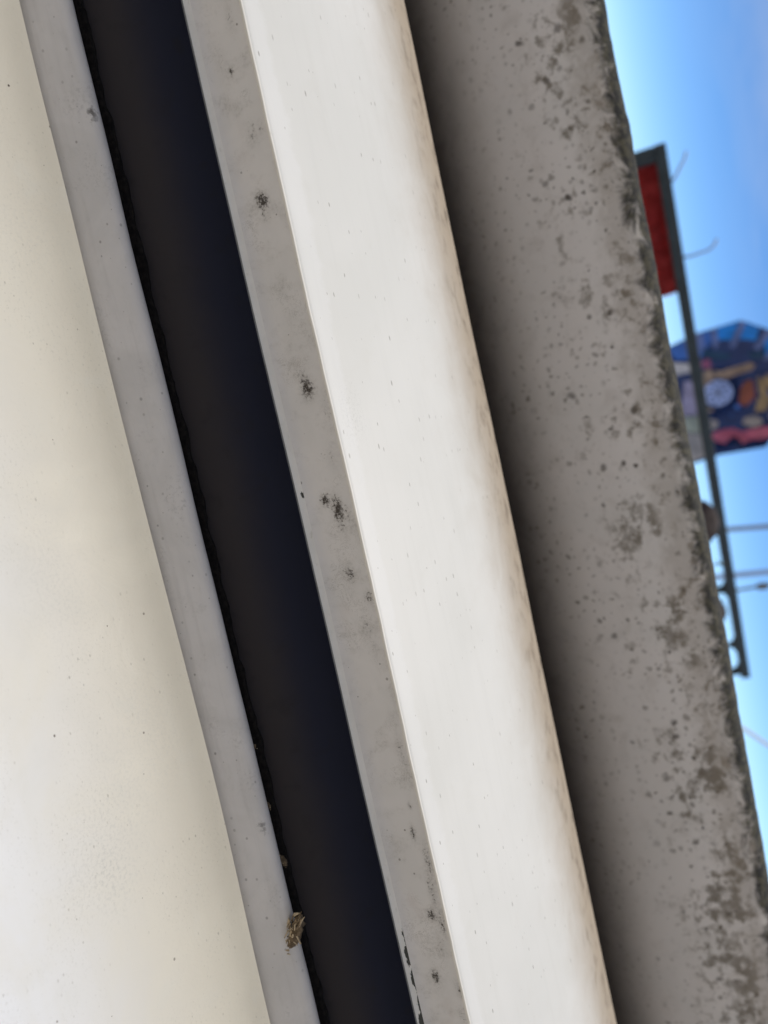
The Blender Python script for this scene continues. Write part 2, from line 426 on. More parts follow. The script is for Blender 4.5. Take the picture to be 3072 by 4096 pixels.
def sweep(name, pts, mat, step, xstep, parent=None, disp=None, masks=None, stains=()):
    """extrude a (depth, height-from-eye) profile along X; UV in metres; masks[name](s, y, z, x) -> vertex floats"""
    prof, sharp = catmull(pts, step); X = xs(xstep)
    arc = [0.0]
    for a, b in zip(prof, prof[1:]): arc.append(arc[-1] + (b - a).length)
    np_ = len(prof); verts = []
    for x in X:
        for j, p in enumerate(prof):
            dy, dz = disp(x, p.x, p.y, arc[j]) if disp else (0, 0)
            verts.append((x, p.x + dy, EYE + p.y + dz))
    faces = []
    for i in range(len(X) - 1):
        for j in range(np_ - 1):
            a = i * np_ + j
            faces.append((a, a + np_, a + np_ + 1, a + 1))
    o = mesh_obj(name, verts, faces, mat, parent, smooth=True)
    me = o.data
    if sharp:
        for e in me.edges:
            a, b = e.vertices
            if abs(a - b) == np_ and a % np_ in sharp: e.use_edge_sharp = True
    uvl = me.uv_layers.new(name='metres')
    buf = [0.0] * (2 * len(me.loops))
    for li, lp in enumerate(me.loops):
        i, j = divmod(lp.vertex_index, np_)
        buf[2 * li] = X[i]; buf[2 * li + 1] = arc[j]
    uvl.data.foreach_set('uv', buf)
    masks = dict(masks or {})
    for nm, fn in masks.items():
        at_ = me.attributes.new(nm, 'FLOAT', 'POINT')
        at_.data.foreach_set('value', [fn(arc[j], prof[j].x, prof[j].y, x) for x in X for j in range(np_)])
    # local stains: each (full-photo px, py, radius along, radius across, amount) becomes a patch on the surface
    st = []
    for (fx, fy, ru, rv, amt) in stains:
        d = ray(fx / 4.0, fy / 4.0); tt = d.z / d.y
        best = min(range(np_), key=lambda j: abs(prof[j].y / prof[j].x - tt))
        st.append((d.x / d.y * prof[best].x, arc[best], ru, rv, amt))
    at_ = me.attributes.new('stain', 'FLOAT', 'POINT'); vals = []
    for x in X:
        act = [s for s in st if abs(x - s[0]) < 3 * s[2]]
        for j in range(np_):
            q = 0.0
            for (u0, v0, ru, rv, amt) in act:
                q = max(q, amt * math.exp(-(((x - u0) / ru) ** 2 + ((arc[j] - v0) / rv) ** 2)))
            vals.append(q)
    at_.data.foreach_set('value', vals)
    return o


def wob(x, f, seed, a):
    return a * noise.noise(Vector((x * f, seed, 0.37)))


def sst(a, b, t):
    t = max(0.0, min(1.0, (t - a) / (b - a))); return t * t * (3 - 2 * t)


# ------------------------------------------------------------------ ground
g = mesh_obj('ground', [(-2500, -2500, 0), (2500, -2500, 0), (2500, 2500, 0), (-2500, 2500, 0)], [(0, 1, 2, 3)],
             mat_dark('pale_concrete_paving', (0.40, 0.36, 0.30), (0.46, 0.42, 0.36), 0.9, 1.3))
tag(g, kind='structure')

# unseen building added behind the viewer to block blue sky and bounce warm light
bounce_bld = empty('bounce_building', (0, -2.6, 0)); tag(bounce_bld, 'unseen cream block added behind the viewer for warm bounce light', 'bounce_building')
plaster = simple('bounce_plaster', (0.74, 0.66, 0.53), 0.9, 0.2, 0.05, 2.0)
bm = bmesh.new(); box_between(bm, (-7, -4.6, 2.3), (7, -4.6, 2.3), 4.0, 4.6, bev=0.03); bm_obj('wall', bm, plaster, bounce_bld)
bm = bmesh.new(); box_between(bm, (-7.2, -4.6, 4.68), (7.2, -4.6, 4.68), 4.3, 0.14, bev=0.02); bm_obj('roof', bm, M['backing'], bounce_bld)
for x in (-4.5, 4.5):
    bm = bmesh.new(); box_between(bm, (x, -2.58, 0.003), (x, -2.58, 2.1), 1.0, 0.05, up=Vector((0, 1, 0)), bev=0.01); bm_obj('door', bm, M['backing'], bounce_bld)

# ------------------------------------------------------------------ lower cream panel
cream_pts = [(0.235, -1.6), (0.225, -1.2), (0.215, -0.8), (0.212, -0.55), (0.220, -0.470), (0.245, -0.4255), (0.285, -0.4080),
             (0.335, -0.4005), (0.380, -0.3960), (0.415, -0.3895), (0.442, -0.3810), (0.462, -0.3695), (0.4742, -0.3570, 's'), (0.4748, -0.3585, 's'), (0.4765, -0.40, 's')]


def cream_d(x, y, z, s):
    k = sst(0.30, 0.46, y)
    return (0, wob(x, 2.0, 1.0, 0.0015) + k * (0.0032 * math.exp(-((x - 0.20) / 0.17) ** 2) + wob(x, 7.0, 2.2, 0.0012)))


lower = empty('cream_panel', (0, 0.34, 0))
tag(lower, 'rounded cream panel with faint grey smears, lowest and nearest of the ledges', 'panel')
sweep('moulded_skin', cream_pts, M['cream'], 0.006, 0.008, lower, cream_d,
      dict(grime_shade=lambda s, y, z, x: sst(0.27, 0.47, y)),
      [(430, 3480, 0.03, 0.02, 1.0), (420, 3320, 0.035, 0.03, 0.7), (320, 3540, 0.02, 0.02, 0.6), (480, 3120, 0.05, 0.03, 0.5),
       (560, 2950, 0.05, 0.03, 0.5), (250, 1500, 0.06, 0.03, 0.4), (240, 2350, 0.05, 0.03, 0.5), (100, 950, 0.04, 0.03, 0.4), (700, 3260, 0.04, 0.02, 0.4)])

# ------------------------------------------------------------------ grey rounded lip behind it
lip_pts = [(0.4785, -1.6, 's'), (0.4770, -0.375, 's'), (0.4772, -0.362), (0.4802, -0.350), (0.4855, -0.3365), (0.4895, -0.3295), (0.4940, -0.3275),
           (0.499, -0.3295), (0.502, -0.336), (0.503, -0.36, 's'), (0.503, -0.60, 's')]


def lip_d(x, y, z, s):
    k = sst(-0.36, -0.33, z)
    return (wob(x, 3.0, 5.0, 0.0012) + k * wob(x, 14.0, 6.0, 0.0009), k * (0.0012 * x + wob(x, 6.0, 8.0, 0.0010)))


lip = empty('rounded_lip', (0, 0.49, 0))
tag(lip, 'grey rounded lip between the cream panel and the black slot', 'lip')
sweep('moulded_skin', lip_pts, M['lip'], 0.0025, 0.006, lip, lip_d, None,
      [(960, 2980, 0.010, 0.006, 0.9), (970, 3015, 0.008, 0.006, 1.0), (905, 2930, 0.012, 0.008, 0.5), (372, 455, 0.006, 0.004, 1.0),
       (1050, 3310, 0.006, 0.004, 0.7), (930, 2900, 0.02, 0.01, 0.4), (860, 2650, 0.03, 0.012, 0.3), (700, 2000, 0.03, 0.012, 0.3)])

# ragged perished foam seal standing up behind the lip
bm = bmesh.new(); X = xs(0.004); rows = []
for x in X:
    h = 0.0005 + 0.0030 * abs(noise.noise(Vector((x * 26, 1.5, 0)))) + 0.0016 * noise.noise(Vector((x * 90, 4.5, 0))) + 0.0010 * noise.noise(Vector((x * 210, 2.5, 0)))
    top = -0.3362 + 0.0012 * x + h
    y0 = 0.5160 + 0.0006 * noise.noise(Vector((x * 60, 9, 0)))
    rows.append([bm.verts.new((x, y, EYE + z)) for (y, z) in ((y0, -0.42), (y0, top - 0.002), (y0 + 0.0015, top), (y0 + 0.005, top - 0.0005), (y0 + 0.0065, top - 0.004), (y0 + 0.0065, -0.42))])
for a, b in zip(rows, rows[1:]):
    for j in range(5): bm.faces.new((a[j], b[j], b[j + 1], a[j + 1]))
seal = bm_obj('foam_seal', bm, M['seal'], None, True)
tag(seal, 'ragged black foam seal running along the back of the grey lip', 'seal')

# ------------------------------------------------------------------ recess
rec = empty('recess_panel', (0, 0.62, 0))
tag(rec, 'dark panel at the back of the long black slot', 'panel')
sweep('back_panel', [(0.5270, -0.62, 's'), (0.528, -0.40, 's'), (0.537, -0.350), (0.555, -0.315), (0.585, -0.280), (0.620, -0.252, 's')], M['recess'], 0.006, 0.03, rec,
      lambda x, y, z, s: (wob(x, 2.0, 3.0, 0.002), 0), dict(grime_shade=lambda s, y, z, x: sst(-0.350, -0.285, z)))

# ------------------------------------------------------------------ upper white ledge
ledge = empty('white_ledge', (0, 0.65, 0))
tag(ledge, 'bright white ledge with a scuffed grey front and brown dirt along its far edge', 'ledge')


def led_d(x, y, z, s):
    return (wob(x, 2.5, 11.0, 0.0012), 0.0008 * x + wob(x, 3.0, 12.0, 0.0010) + wob(x, 11.0, 14.0, 0.0004))


sweep('riser', [(0.5068, -0.2432, 's'), (0.5082, -0.2400), (0.5092, -0.2350), (0.5096, -0.226), (0.5100, -0.2074, 's')], M['riser'], 0.002, 0.004, ledge, led_d, None,
      [(1056, 800, 0.008, 0.006, 1.0), (1065, 850, 0.010, 0.006, 0.55), (1030, 780, 0.006, 0.004, 0.4), (885, 255, 0.016, 0.006, 0.42), (925, 285, 0.005, 0.003, 0.8),
       (1015, 535, 0.012, 0.006, 0.55), (1040, 515, 0.008, 0.004, 0.5), (925, 70, 0.014, 0.004, 0.5), (1235, 1550, 0.010, 0.006, 1.0), (1215, 1510, 0.010, 0.006, 0.6), (1190, 1500, 0.010, 0.008, 0.35),
       (1305, 2000, 0.006, 0.005, 1.0), (1350, 2040, 0.014, 0.006, 0.95), (1365, 2090, 0.016, 0.005, 0.6), (1390, 2060, 0.010, 0.004, 0.6), (1385, 2290, 0.012, 0.007, 0.5),
       (1395, 2300, 0.008, 0.005, 0.8), (1310, 1640, 0.012, 0.004, 0.5), (1330, 1830, 0.014, 0.005, 0.45), (1475, 2390, 0.006, 0.005, 0.8), (1470, 2510, 0.014, 0.008, 0.5),
       (1500, 2590, 0.010, 0.005, 0.5), (1600, 3000, 0.020, 0.004, 0.55), (1625, 3050, 0.012, 0.004, 0.5), (1640, 3220, 0.003, 0.002, 1.0), (1655, 3330, 0.008, 0.003, 0.85),
       (1710, 3440, 0.020, 0.004, 0.65), (1730, 3560, 0.025, 0.004, 0.6), (1722, 3660, 0.006, 0.004, 1.0), (1765, 3700, 0.014, 0.004, 0.7), (1770, 3780, 0.016, 0.005, 0.5),
       (1745, 3905, 0.007, 0.004, 1.0), (1750, 3940, 0.014, 0.008, 0.4), (1835, 3960, 0.008, 0.004, 0.7), (1850, 4060, 0.010, 0.006, 0.5), (1160, 1270, 0.02, 0.008, 0.3)])
sweep('flange', [(0.5030, -0.2468, 's'), (0.5042, -0.2462), (0.5056, -0.2450), (0.5068, -0.2432, 's')], M['bevel'], 0.002, 0.004, ledge, led_d, None,
      [(1615, 3735, 0.008, 0.004, 0.8), (1640, 3800, 0.012, 0.003, 1.0), (1655, 3850, 0.010, 0.003, 0.9), (1665, 3905, 0.006, 0.003, 1.0), (1678, 3950, 0.014, 0.004, 1.0), (1685, 4010, 0.014, 0.004, 1.0), (1700, 4075, 0.012, 0.004, 1.0),
       (1275, 1965, 0.004, 0.003, 0.7), (1210, 1980, 0.003, 0.003, 0.7), (1540, 3410, 0.004, 0.002, 0.7)])
sweep('sheet_edge', [(0.620, -0.2500, 's'), (0.5045, -0.2486, 's'), (0.5034, -0.2482, 's'), (0.5030, -0.2468, 's')], M['sheet'], 0.02, 0.01, ledge, led_d, None)
tread_pts = [(0.5100, -0.2074, 's'), (0.5108, -0.2064), (0.5125, -0.2055), (0.5160, -0.2042), (0.540, -0.1966), (0.580, -0.1850), (0.630, -0.1730), (0.680, -0.1638),
             (0.725, -0.1576), (0.760, -0.1543), (0.785, -0.1533), (0.803, -0.1548), (0.818, -0.1605), (0.827, -0.171), (0.831, -0.19, 's'), (0.832, -1.6, 's')]
sweep('tread', tread_pts, M['tread'], 0.005, 0.008, ledge, led_d,
      dict(band=lambda s, y, z, x: 1.0 - sst(0.003, 0.030 + 0.016 * noise.noise(Vector((x * 3, 5, 5))), s),
           grime_shade=lambda s, y, z, x: sst(0.57, 0.815, y) ** 1.7),
      [(1415, 1650, 0.02, 0.012, 0.9), (1400, 1700, 0.015, 0.008, 0.6)])

bead_pts = [(0.5103, -0.2090, 's')] + [(0.5102 - 0.0011 * math.cos(math.radians(a)), -0.2078 + 0.0011 * math.sin(math.radians(a))) for a in (-60, -20, 20, 60, 100, 135)] + [(0.5122, -0.2064, 's')]
sweep('edge_bead', bead_pts, M['bevel'], 0.0006, 0.008, ledge,
      lambda x, y, z, s: tuple(a + b for a, b in zip(led_d(x, y, z, s), (wob(x, 45.0, 31.0, 0.00025), wob(x, 60.0, 33.0, 0.0003)))), None)

# ------------------------------------------------------------------ mouldy wall behind
wall_pts = [(1.14, -1.6, 's'), (1.14, -0.60, 's'), (1.125, -0.38), (1.070, -0.265), (1.028, -0.195), (1.003, -0.130), (0.998, -0.070), (1.001, -0.015), (1.005, 0.016), (1.011, 0.029),
            (1.021, 0.0360), (1.034, 0.0380), (1.07, 0.0375), (1.16, 0.036), (1.185, 0.03), (1.19, 0.01, 's'), (1.19, -1.6, 's')]


def wall_d(x, y, z, s):
    k = sst(0.0, 0.03, z)
    return (wob(x, 1.6, 21.0, 0.003) + k * wob(x, 40, 24, 0.0012),
            0.0018 * math.sin(x * 4 + 1.0) + k * (wob(x, 9.0, 22.0, 0.0022) + wob(x, 33.0, 23.0, 0.0010) + wob(x, 95.0, 25.0, 0.0005)))


wall = empty('mouldy_wall', (0, 1.1, 0))
tag(wall, 'grey wall speckled with black mould, its top edge dark against the sky', 'wall')
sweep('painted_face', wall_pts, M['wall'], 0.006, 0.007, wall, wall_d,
      dict(grime_shade=lambda s, y, z, x: sst(-0.235, 0.034, z) * 0 + max(0.0, min(1.0, (z + 0.225) / 0.262)) if y < 1.12 or z > 0 else 0.0),
      [(2580, 2050, 0.020, 0.012, 1.0), (2630, 1990, 0.016, 0.008, 1.0), (2700, 2560, 0.03, 0.02, 1.0), (2760, 2620, 0.03, 0.014, 1.0), (2370, 720, 0.04, 0.012, 1.0), (2470, 1000, 0.035, 0.014, 0.9),
       (2280, 100, 0.05, 0.014, 0.9), (2850, 3050, 0.05, 0.016, 1.0), (2920, 3400, 0.04, 0.03, 0.9), (2950, 3650, 0.05, 0.03, 1.0), (2980, 3900, 0.07, 0.03, 1.0), (2180, 1560, 0.012, 0.008, 0.9),
       (2420, 1400, 0.03, 0.014, 0.6), (2520, 2170, 0.04, 0.02, 0.7), (2330, 2060, 0.05, 0.02, 0.5)])
bm = bmesh.new()
base = at(1833, 695, 1.045)
for k in range(3):
    r = bmesh.ops.create_icosphere(bm, subdivisions=2, radius=0.010 - 0.002 * k)
    for v in r['verts']:
        v.co = Vector((v.co.x * 1.3, v.co.y * 0.8, v.co.z)) * (1 + 0.25 * noise.noise(v.co * 120)) + base + Vector((0.012 * (k - 1), 0.004, 0.003 * (k % 2)))
bm_obj('wasp_mud', bm, simple('dry_mud', (0.36, 0.31, 0.25), 0.95, 0.1, 0.3, 90.0), wall, True)

# ------------------------------------------------------------------ debris on the lip
straw = simple('dry_straw', (0.46, 0.37, 0.25), 0.9, 0.1, 0.35, 300.0)
strawd = simple('dark_bark', (0.17, 0.125, 0.08), 0.95, 0.1, 0.4, 300.0)


def clump(name, fx, fy, Y, length, thick, tilt, label, seed, nstr, group=None):
    """a frayed case of straw and bark bits; axis lies across the lip, tilted"""
    rnd = random.Random(seed); p = at(fx, fy, Y)
    root = empty(name, p)
    ax = Vector((math.cos(tilt), -0.06, math.sin(tilt))).normalized()
    bm = bmesh.new(); n = 12; ringp = []; rr = []
    for i in range(n):
        t = i / (n - 1); bend = Vector((0, 0, 0.10 * length * math.sin(t * 3)))
        ringp.append(p + ax * (length * (t - 0.5)) + bend); rr.append(thick * 0.72 * (0.35 + 0.85 * math.sin(math.pi * min(1, 0.12 + t * 0.85)) ** 0.7) * rnd.uniform(0.85, 1.15))
    tube(bm, ringp, rr, 10)
    for v in bm.verts:
        v.co += Vector((noise.noise(v.co * 500), noise.noise(v.co * 500 + Vector((9, 0, 0))), noise.noise(v.co * 500 + Vector((0, 9, 0))))) * thick * 0.55
    bm_obj('case', bm, strawd, root, True)
    for k in range(nstr):
        bm = bmesh.new(); t = 0.10 + 0.9 * rnd.random() ** 1.4
        c = p + ax * (length * (t - 0.5)) + Vector((rnd.gauss(0, 1), rnd.gauss(-0.6, 0.5), rnd.gauss(0.1, 0.7))) * thick * 0.55
        sp_ = 0.25 + 0.5 * (1 - t); d = (ax + Vector((rnd.gauss(0, sp_), rnd.gauss(0, .3), rnd.gauss(0, sp_)))).normalized()
        L = length * rnd.uniform(0.14, 0.34)
        tube(bm, [c - d * L / 2, c + Vector((rnd.gauss(0, 1), rnd.gauss(0, 1), rnd.gauss(0, 1))) * thick * 0.1, c + d * L / 2],
             [thick * rnd.uniform(0.06, 0.16), thick * rnd.uniform(0.10, 0.22), thick * 0.05], 5)
        bm_obj('straw', bm, straw if rnd.random() < 0.68 else strawd, root)
    tag(root, label, 'debris', group)
    return root


clump('debris_clump', 1160, 3738, 0.4905, 0.040, 0.0056, math.radians(180 - 40), 'large frayed brown straw clump stuck across the grey lip', 3, 85)
clump('debris_clump', 1070, 3222, 0.503, 0.0055, 0.0020, 0.6, 'small pale debris crumb caught in the slot above the larger crumbs', 5, 9)
clump('debris_clump', 1133, 3445, 0.503, 0.0080, 0.0024, 0.3, 'brown debris crumb in the slot just short of the frayed straw clump', 8, 11)
clump('debris_clump', 1011, 2985, 0.501, 0.0050, 0.0020, 0.9, 'tiny dark debris crumb in the slot beside black smudges on the lip', 12, 6)

# ------------------------------------------------------------------ dark frame with a red banner, beyond the wall
H = 0.300
A = at(2640, 600, 4.65); B = at(2980, 2690, 5.82)
A.z = B.z = EYE + H
fr = empty('metal_frame', ((A.x + B.x) / 2, (A.y + B.y) / 2, 0))
tag(fr, 'dark metal gate frame with a red banner showing above the wall', 'frame')
dv = (B - A).normalized(); BT = 0.062
bm = bmesh.new(); box_between(bm, A - dv * 0.03, B + dv * 0.03, BT, BT, bev=0.006); bm_obj('beam', bm, M['frame'], fr)


def on_beam(fy):                            # point on the beam seen at photo row fy
    lo, hi = 0.0, 1.0
    for _ in range(40):
        mid = (lo + hi) / 2; p = A.lerp(B, mid); q = p - Vector((0, 0, EYE))
        cx = q.dot(down) / q.dot(fwd) * FPX + 512
        if cx * 4 < fy: lo = mid
        else: hi = mid
    return A.lerp(B, lo)


for fy, wd in ((612, 0.075), (2118, 0.016), (2352, 0.034), (2575, 0.022), (2682, 0.045)):
    p = on_beam(fy); bm = bmesh.new()
    box_between(bm, (p.x, p.y, 0), (p.x, p.y, p.z - BT / 2 - 0.001), wd, wd, up=Vector((0, 1, 0)), bev=wd * 0.1)
    bm_obj('post', bm, M['frame'], fr)
    if fy > 2000:
        for sgn in (-1, 1):
            if fy == 2682 and sgn == 1: continue
            bm = bmesh.new(); g0 = 0.055 if fy != 2118 else 0.03
            a0 = p + dv * sgn * (wd / 2); zt = p.z - BT / 2 - 0.001
            vs = []
            for off in (-0.006, 0.006):
                nrm = Vector((-dv.y, dv.x, 0)) * off
                vs.append([bm.verts.new(Vector((a0.x, a0.y, zt)) + nrm), bm.verts.new(Vector((a0.x, a0.y, zt)) + dv * sgn * g0 + nrm),
                           bm.verts.new(Vector((a0.x, a0.y, zt - g0 * 0.35)) + dv * sgn * g0 * 0.3 + nrm), bm.verts.new(Vector((a0.x, a0.y, zt - g0)) + nrm)])
            bm.faces.new(vs[0]); bm.faces.new(list(reversed(vs[1])))
            for i in range(4): bm.faces.new((vs[0][i], vs[1][i], vs[1][(i + 1) % 4], vs[0][(i + 1) % 4]))
            bm_obj('gusset', bm, M['frame'], fr)
# red banner hanging in loose folds under the beam
p0 = on_beam(640); p1 = on_beam(1175); bm = bmesh.new(); nx, nz = 60, 16; gv = []
perp = Vector((-dv.y, dv.x, 0))
for i in range(nx + 1):
    row = []
    for j in range(nz + 1):
        t = i / nx; q = p0.lerp(p1, t); dz = 0.02 - 0.65 * j / nz
        fold = 0.022 * math.sin(j / nz * 26 + 0.6 * math.sin(t * 9)) + 0.014 * math.sin(t * 34)
        row.append(bm.verts.new(Vector((q.x, q.y, q.z + dz - 0.008 * math.sin(t * 11) * j / nz)) + perp * (fold * 0.8 + 0.062)))
    gv.append(row)
for i in range(nx):
    for j in range(nz): bm.faces.new((gv[i][j], gv[i + 1][j], gv[i + 1][j + 1], gv[i][j + 1]))
bmesh.ops.solidify(bm, geom=bm.faces[:], thickness=0.004)
bn = bm_obj('banner', bm, M['red'], fr, True); bn['label'] = 'red cloth banner with loose folds'
# two thin hooked rods rising from the beam
for pts in ([(2690, 735), (2705, 700), (2722, 665), (2738, 635), (2746, 605)], [(2728, 1034), (2760, 1026), (2800, 1012), (2835, 1000), (2856, 982), (2868, 955)]):
    pb = on_beam(pts[0][1]); bm = bmesh.new()
    tube(bm, [Vector((pb.x, pb.y, pb.z + BT / 2 + 0.001))] + [at(a, b, pb.y) for a, b in pts[1:]], 0.0072, 8)
    bm_obj('hooked_rod', bm, M['palepole'], fr, True)

# ------------------------------------------------------------------ painted ride wheel in the distance
RY = 14.0
HUB = at(2866, 1572, RY)
ride = empty('ride_wheel', (HUB.x, RY, 0))
tag(ride, 'blue many sided ride wheel with painted panels and a pale round hub', 'ride')
K = 12.7 / FPX / 4.0 / 2.765                # one enlarged-photo pixel in metres at the wheel


def rp(zx, zy, off):                        # enlarged-photo pixel -> point on the wheel face
    dx, dy = (zx - 735) * K, (zy - 1035) * K
    det = 0.21463856 * -0.17592773 - 0.92307728 * 0.97353187
    a = (dx * -0.17592773 - 0.92307728 * dy) / det; b = (0.21463856 * dy - 0.97353187 * dx) / det
    return Vector((HUB.x + a, RY - off, HUB.z + b))


def dish(x, y):                             # the wheel is a shallow faceted dish: its rim stands towards us
    return 0.55 * max(0.0, math.hypot(x - 735, y - 1035) / 730 - 0.45) / 0.55


def plate(name, poly, off, th, mat, bev=0.01, parent=ride):
    bm = bmesh.new()
    f = bm.faces.new([bm.verts.new(rp(x, y, off + dish(x, y))) for x, y in poly])
    bm.normal_update()
    if f.normal.y > 0: f.normal_flip()
    bm.normal_update()
    r = bmesh.ops.extrude_face_region(bm, geom=[f])
    for v in [e for e in r['geom'] if isinstance(e, bmesh.types.BMVert)]: v.co.y -= th
    bmesh.ops.recalc_face_normals(bm, faces=bm.faces[:])
    return bm_obj(name, bm, mat, parent)


def blob(cx, cy, rx, ry, n=16, jag=0.12, seed=0, rot=0.0):
    rnd = random.Random(seed); out = []
    for k in range(n):
        a = 2 * math.pi * k / n; q = 1 + rnd.uniform(-jag, jag); x, y = rx * q * math.cos(a), ry * q * math.sin(a)
        out.append((cx + x * math.cos(rot) - y * math.sin(rot), cy + x * math.sin(rot) + y * math.cos(rot)))
    return out


RC = dict(navy=(0.020, 0.045, 0.155), blue=(0.012, 0.26, 0.82), mid=(0.05, 0.16, 0.52), rib=(0.14, 0.20, 0.44), green=(0.015, 0.06, 0.13), tan=(0.38, 0.28, 0.21), red=(0.26, 0.075, 0.05),
          gold=(0.40, 0.29, 0.16), pale=(0.40, 0.36, 0.34), pink=(0.50, 0.12, 0.19), hub=(0.38, 0.49, 0.86), black=(0.02, 0.02, 0.03), white=(0.60, 0.58, 0.58), lav=(0.36, 0.33, 0.48), sage=(0.36, 0.40, 0.33), beige=(0.33, 0.31, 0.30), rose=(0.34, 0.10, 0.20))
RM = {k: simple('ride_' + k, v, 0.45, 0.4, 0.22, 5.0) for k, v in RC.items()}
outline = [(215, 530), (505, 395), (880, 305), (1300, 498), (1480, 720), (1500, 1150), (1290, 1450), (1190, 1612), (760, 1692), (430, 1800), (150, 1600), (40, 1150), (90, 760)]
bm = bmesh.new(); rings = []
for fr_, back in ((1.0, 0.06), (1.0, 0.0), (0.45, 0.0)):
    row = []
    for x, y in outline:
        k = fr_ if fr_ == 1.0 else 0.45 * 730 / math.hypot(x - 735, y - 1035)
        qx, qy = 735 + (x - 735) * k, 1035 + (y - 1035) * k
        row.append(bm.verts.new(rp(qx, qy, 0.10 + dish(qx, qy) - back)))
    rings.append(row)
no = len(outline)
for a, b in zip(rings, rings[1:]):
    for k in range(no): bm.faces.new((a[k], a[(k + 1) % no], b[(k + 1) % no], b[k]))
bm.faces.new(rings[-1])
cb_ = bm.verts.new(rp(735, 1035, -0.05))
for k in range(no): bm.faces.new((rings[0][(k + 1) % no], rings[0][k], cb_))
bmesh.ops.recalc_face_normals(bm, faces=bm.faces[:])
bm_obj('wheel_face', bm, RM['navy'], ride)
plate('fan_panel', [(225, 540), (505, 405), (640, 372), (700, 640), (520, 760), (300, 660)], 0.102, 0.03, RM['mid'])
plate('fan_panel', [(646, 371), (880, 318), (905, 326), (800, 640), (706, 638)], 0.102, 0.03, RM['blue'])
plate('fan_panel', [(912, 330), (1140, 432), (1000, 660), (808, 642)], 0.102, 0.03, RM['blue'])
plate('fan_panel', [(1148, 436), (1290, 505), (1460, 728), (1180, 700), (1010, 655)], 0.102, 0.03, RM['blue'])
for a, b in (((640, 372), (712, 660)), ((900, 322), (808, 650)), ((1142, 432), (1008, 670)), ((1290, 512), (1130, 735)), ((505, 402), (600, 700))):
    bm = bmesh.new(); box_between(bm, rp(*a, 0.150 + dish(*a)), rp(*b, 0.150 + dish(*b)), 0.085, 0.03, up=Vector((0, 1, 0))); bm_obj('rib', bm, RM['rib'], ride)
plate('painted_band', [(560, 560), (700, 600), (880, 640), (1120, 620), (1140, 690), (880, 720), (700, 690), (570, 650)], 0.175, 0.02, RM['green'])
plate('painted_shape', blob(612, 720, 60, 50, seed=1), 0.200, 0.02, RM['rose'])
plate('painted_shape', [(690, 800), (760, 805), (900, 755), (1010, 730), (1060, 760), (1040, 810), (900, 850), (800, 890), (720, 870)], 0.200, 0.03, RM['tan'])
plate('painted_shape', [(585, 800), (650, 770), (700, 860), (670, 960), (600, 960)], 0.200, 0.02, RM['tan'])
plate('painted_shape', [(950, 940), (1080, 900), (1100, 1100), (1040, 1190), (940, 1170)], 0.200, 0.02, RM['red'])
plate('painted_shape', [(1085, 890), (1170, 860), (1215, 940), (1220, 1120), (1180, 1240), (1090, 1250), (1120, 1060)], 0.200, 0.03, RM['gold'])
plate('painted_shape', blob(1070, 1350, 90, 55, seed=3), 0.200, 0.03, RM['pale'])
plate('painted_shape', blob(708, 1372, 55, 55, seed=4), 0.200, 0.03, RM['pale'])
plate('painted_shape', blob(1275, 1300, 60, 70, seed=5), 0.200, 0.02, RM['lav'])
plate('painted_band', [(690, 1500), (720, 1450), (820, 1420), (900, 1415), (980, 1450), (1060, 1425), (1180, 1400), (1265, 1415), (1250, 1490), (1140, 1530), (1060, 1530), (980, 1570), (920, 1500), (870, 1510), (820, 1570), (740, 1550)], 0.240, 0.03, RM['pink'])
plate('painted_shape', [(270, 690), (450, 710), (455, 800), (290, 830)], 0.200, 0.02, RM['white'])
plate('painted_shape', [(400, 890), (500, 900), (560, 1260), (390, 1270)], 0.200, 0.02, RM['lav'])
plate('painted_shape', [(360, 1280), (560, 1270), (600, 1460), (400, 1430)], 0.240, 0.02, RM['sage'])
plate('painted_shape', [(380, 1440), (600, 1470), (640, 1690), (440, 1780), (390, 1700)], 0.240, 0.02, RM['beige'])
rm_ = random.Random(21)
for k in range(13):                         # small flakes of the painted scene
    x, y = rm_.uniform(560, 1240), rm_.uniform(740, 1400)
    if math.hypot(x - 735, y - 1035) < 170: continue
    plate('painted_fleck', blob(x, y, rm_.uniform(14, 42), rm_.uniform(12, 30), 9, 0.3, k, rm_.random() * 3), 0.262 + 0.004 * k / 26, 0.006, RM[rm_.choice(('navy', 'mid', 'red', 'tan', 'rose', 'navy', 'pale', 'black'))])
# hub: a disc with eight slots and a dark boss
bm = bmesh.new(); n = 48
for q in range(2):
    pass
ring = [rp(735 + 140 * math.cos(2 * math.pi * k / n), 1035 + 138 * math.sin(2 * math.pi * k / n), 0.24) for k in range(n)]
f = bm.faces.new([bm.verts.new(v) for v in ring]); bm.normal_update()
r = bmesh.ops.extrude_face_region(bm, geom=[f])
for v in [e for e in r['geom'] if isinstance(e, bmesh.types.BMVert)]: v.co.y -= 0.05
bmesh.ops.recalc_face_normals(bm, faces=bm.faces[:])
hub = bm_obj('hub', bm, RM['hub'], ride); hub['label'] = 'pale round hub with a dark centre'
for k in range(8):
    a = 2 * math.pi * (k + 0.3) / 8
    plate('slot', blob(735 + 88 * math.cos(a), 1035 + 88 * math.sin(a), 30, 12, 8, 0, 0, a), 0.292, 0.004, RM['navy'], parent=hub)
plate('boss', blob(735, 1035, 24, 24, 20, 0), 0.292, 0.03, RM['black'], parent=hub)
bm = bmesh.new(); box_between(bm, (HUB.x, RY + 0.16, 0), (HUB.x, RY + 0.16, HUB.z + 0.2), 0.22, 0.22, up=Vector((0, 1, 0)), bev=0.02)
bm_obj('mast', bm, RM['navy'], ride)
bm = bmesh.new(); tube(bm, [(HUB.x, RY + 0.3, HUB.z), (HUB.x, RY - 0.02, HUB.z)], 0.09, 16); bm_obj('axle', bm, M['steel'], ride)


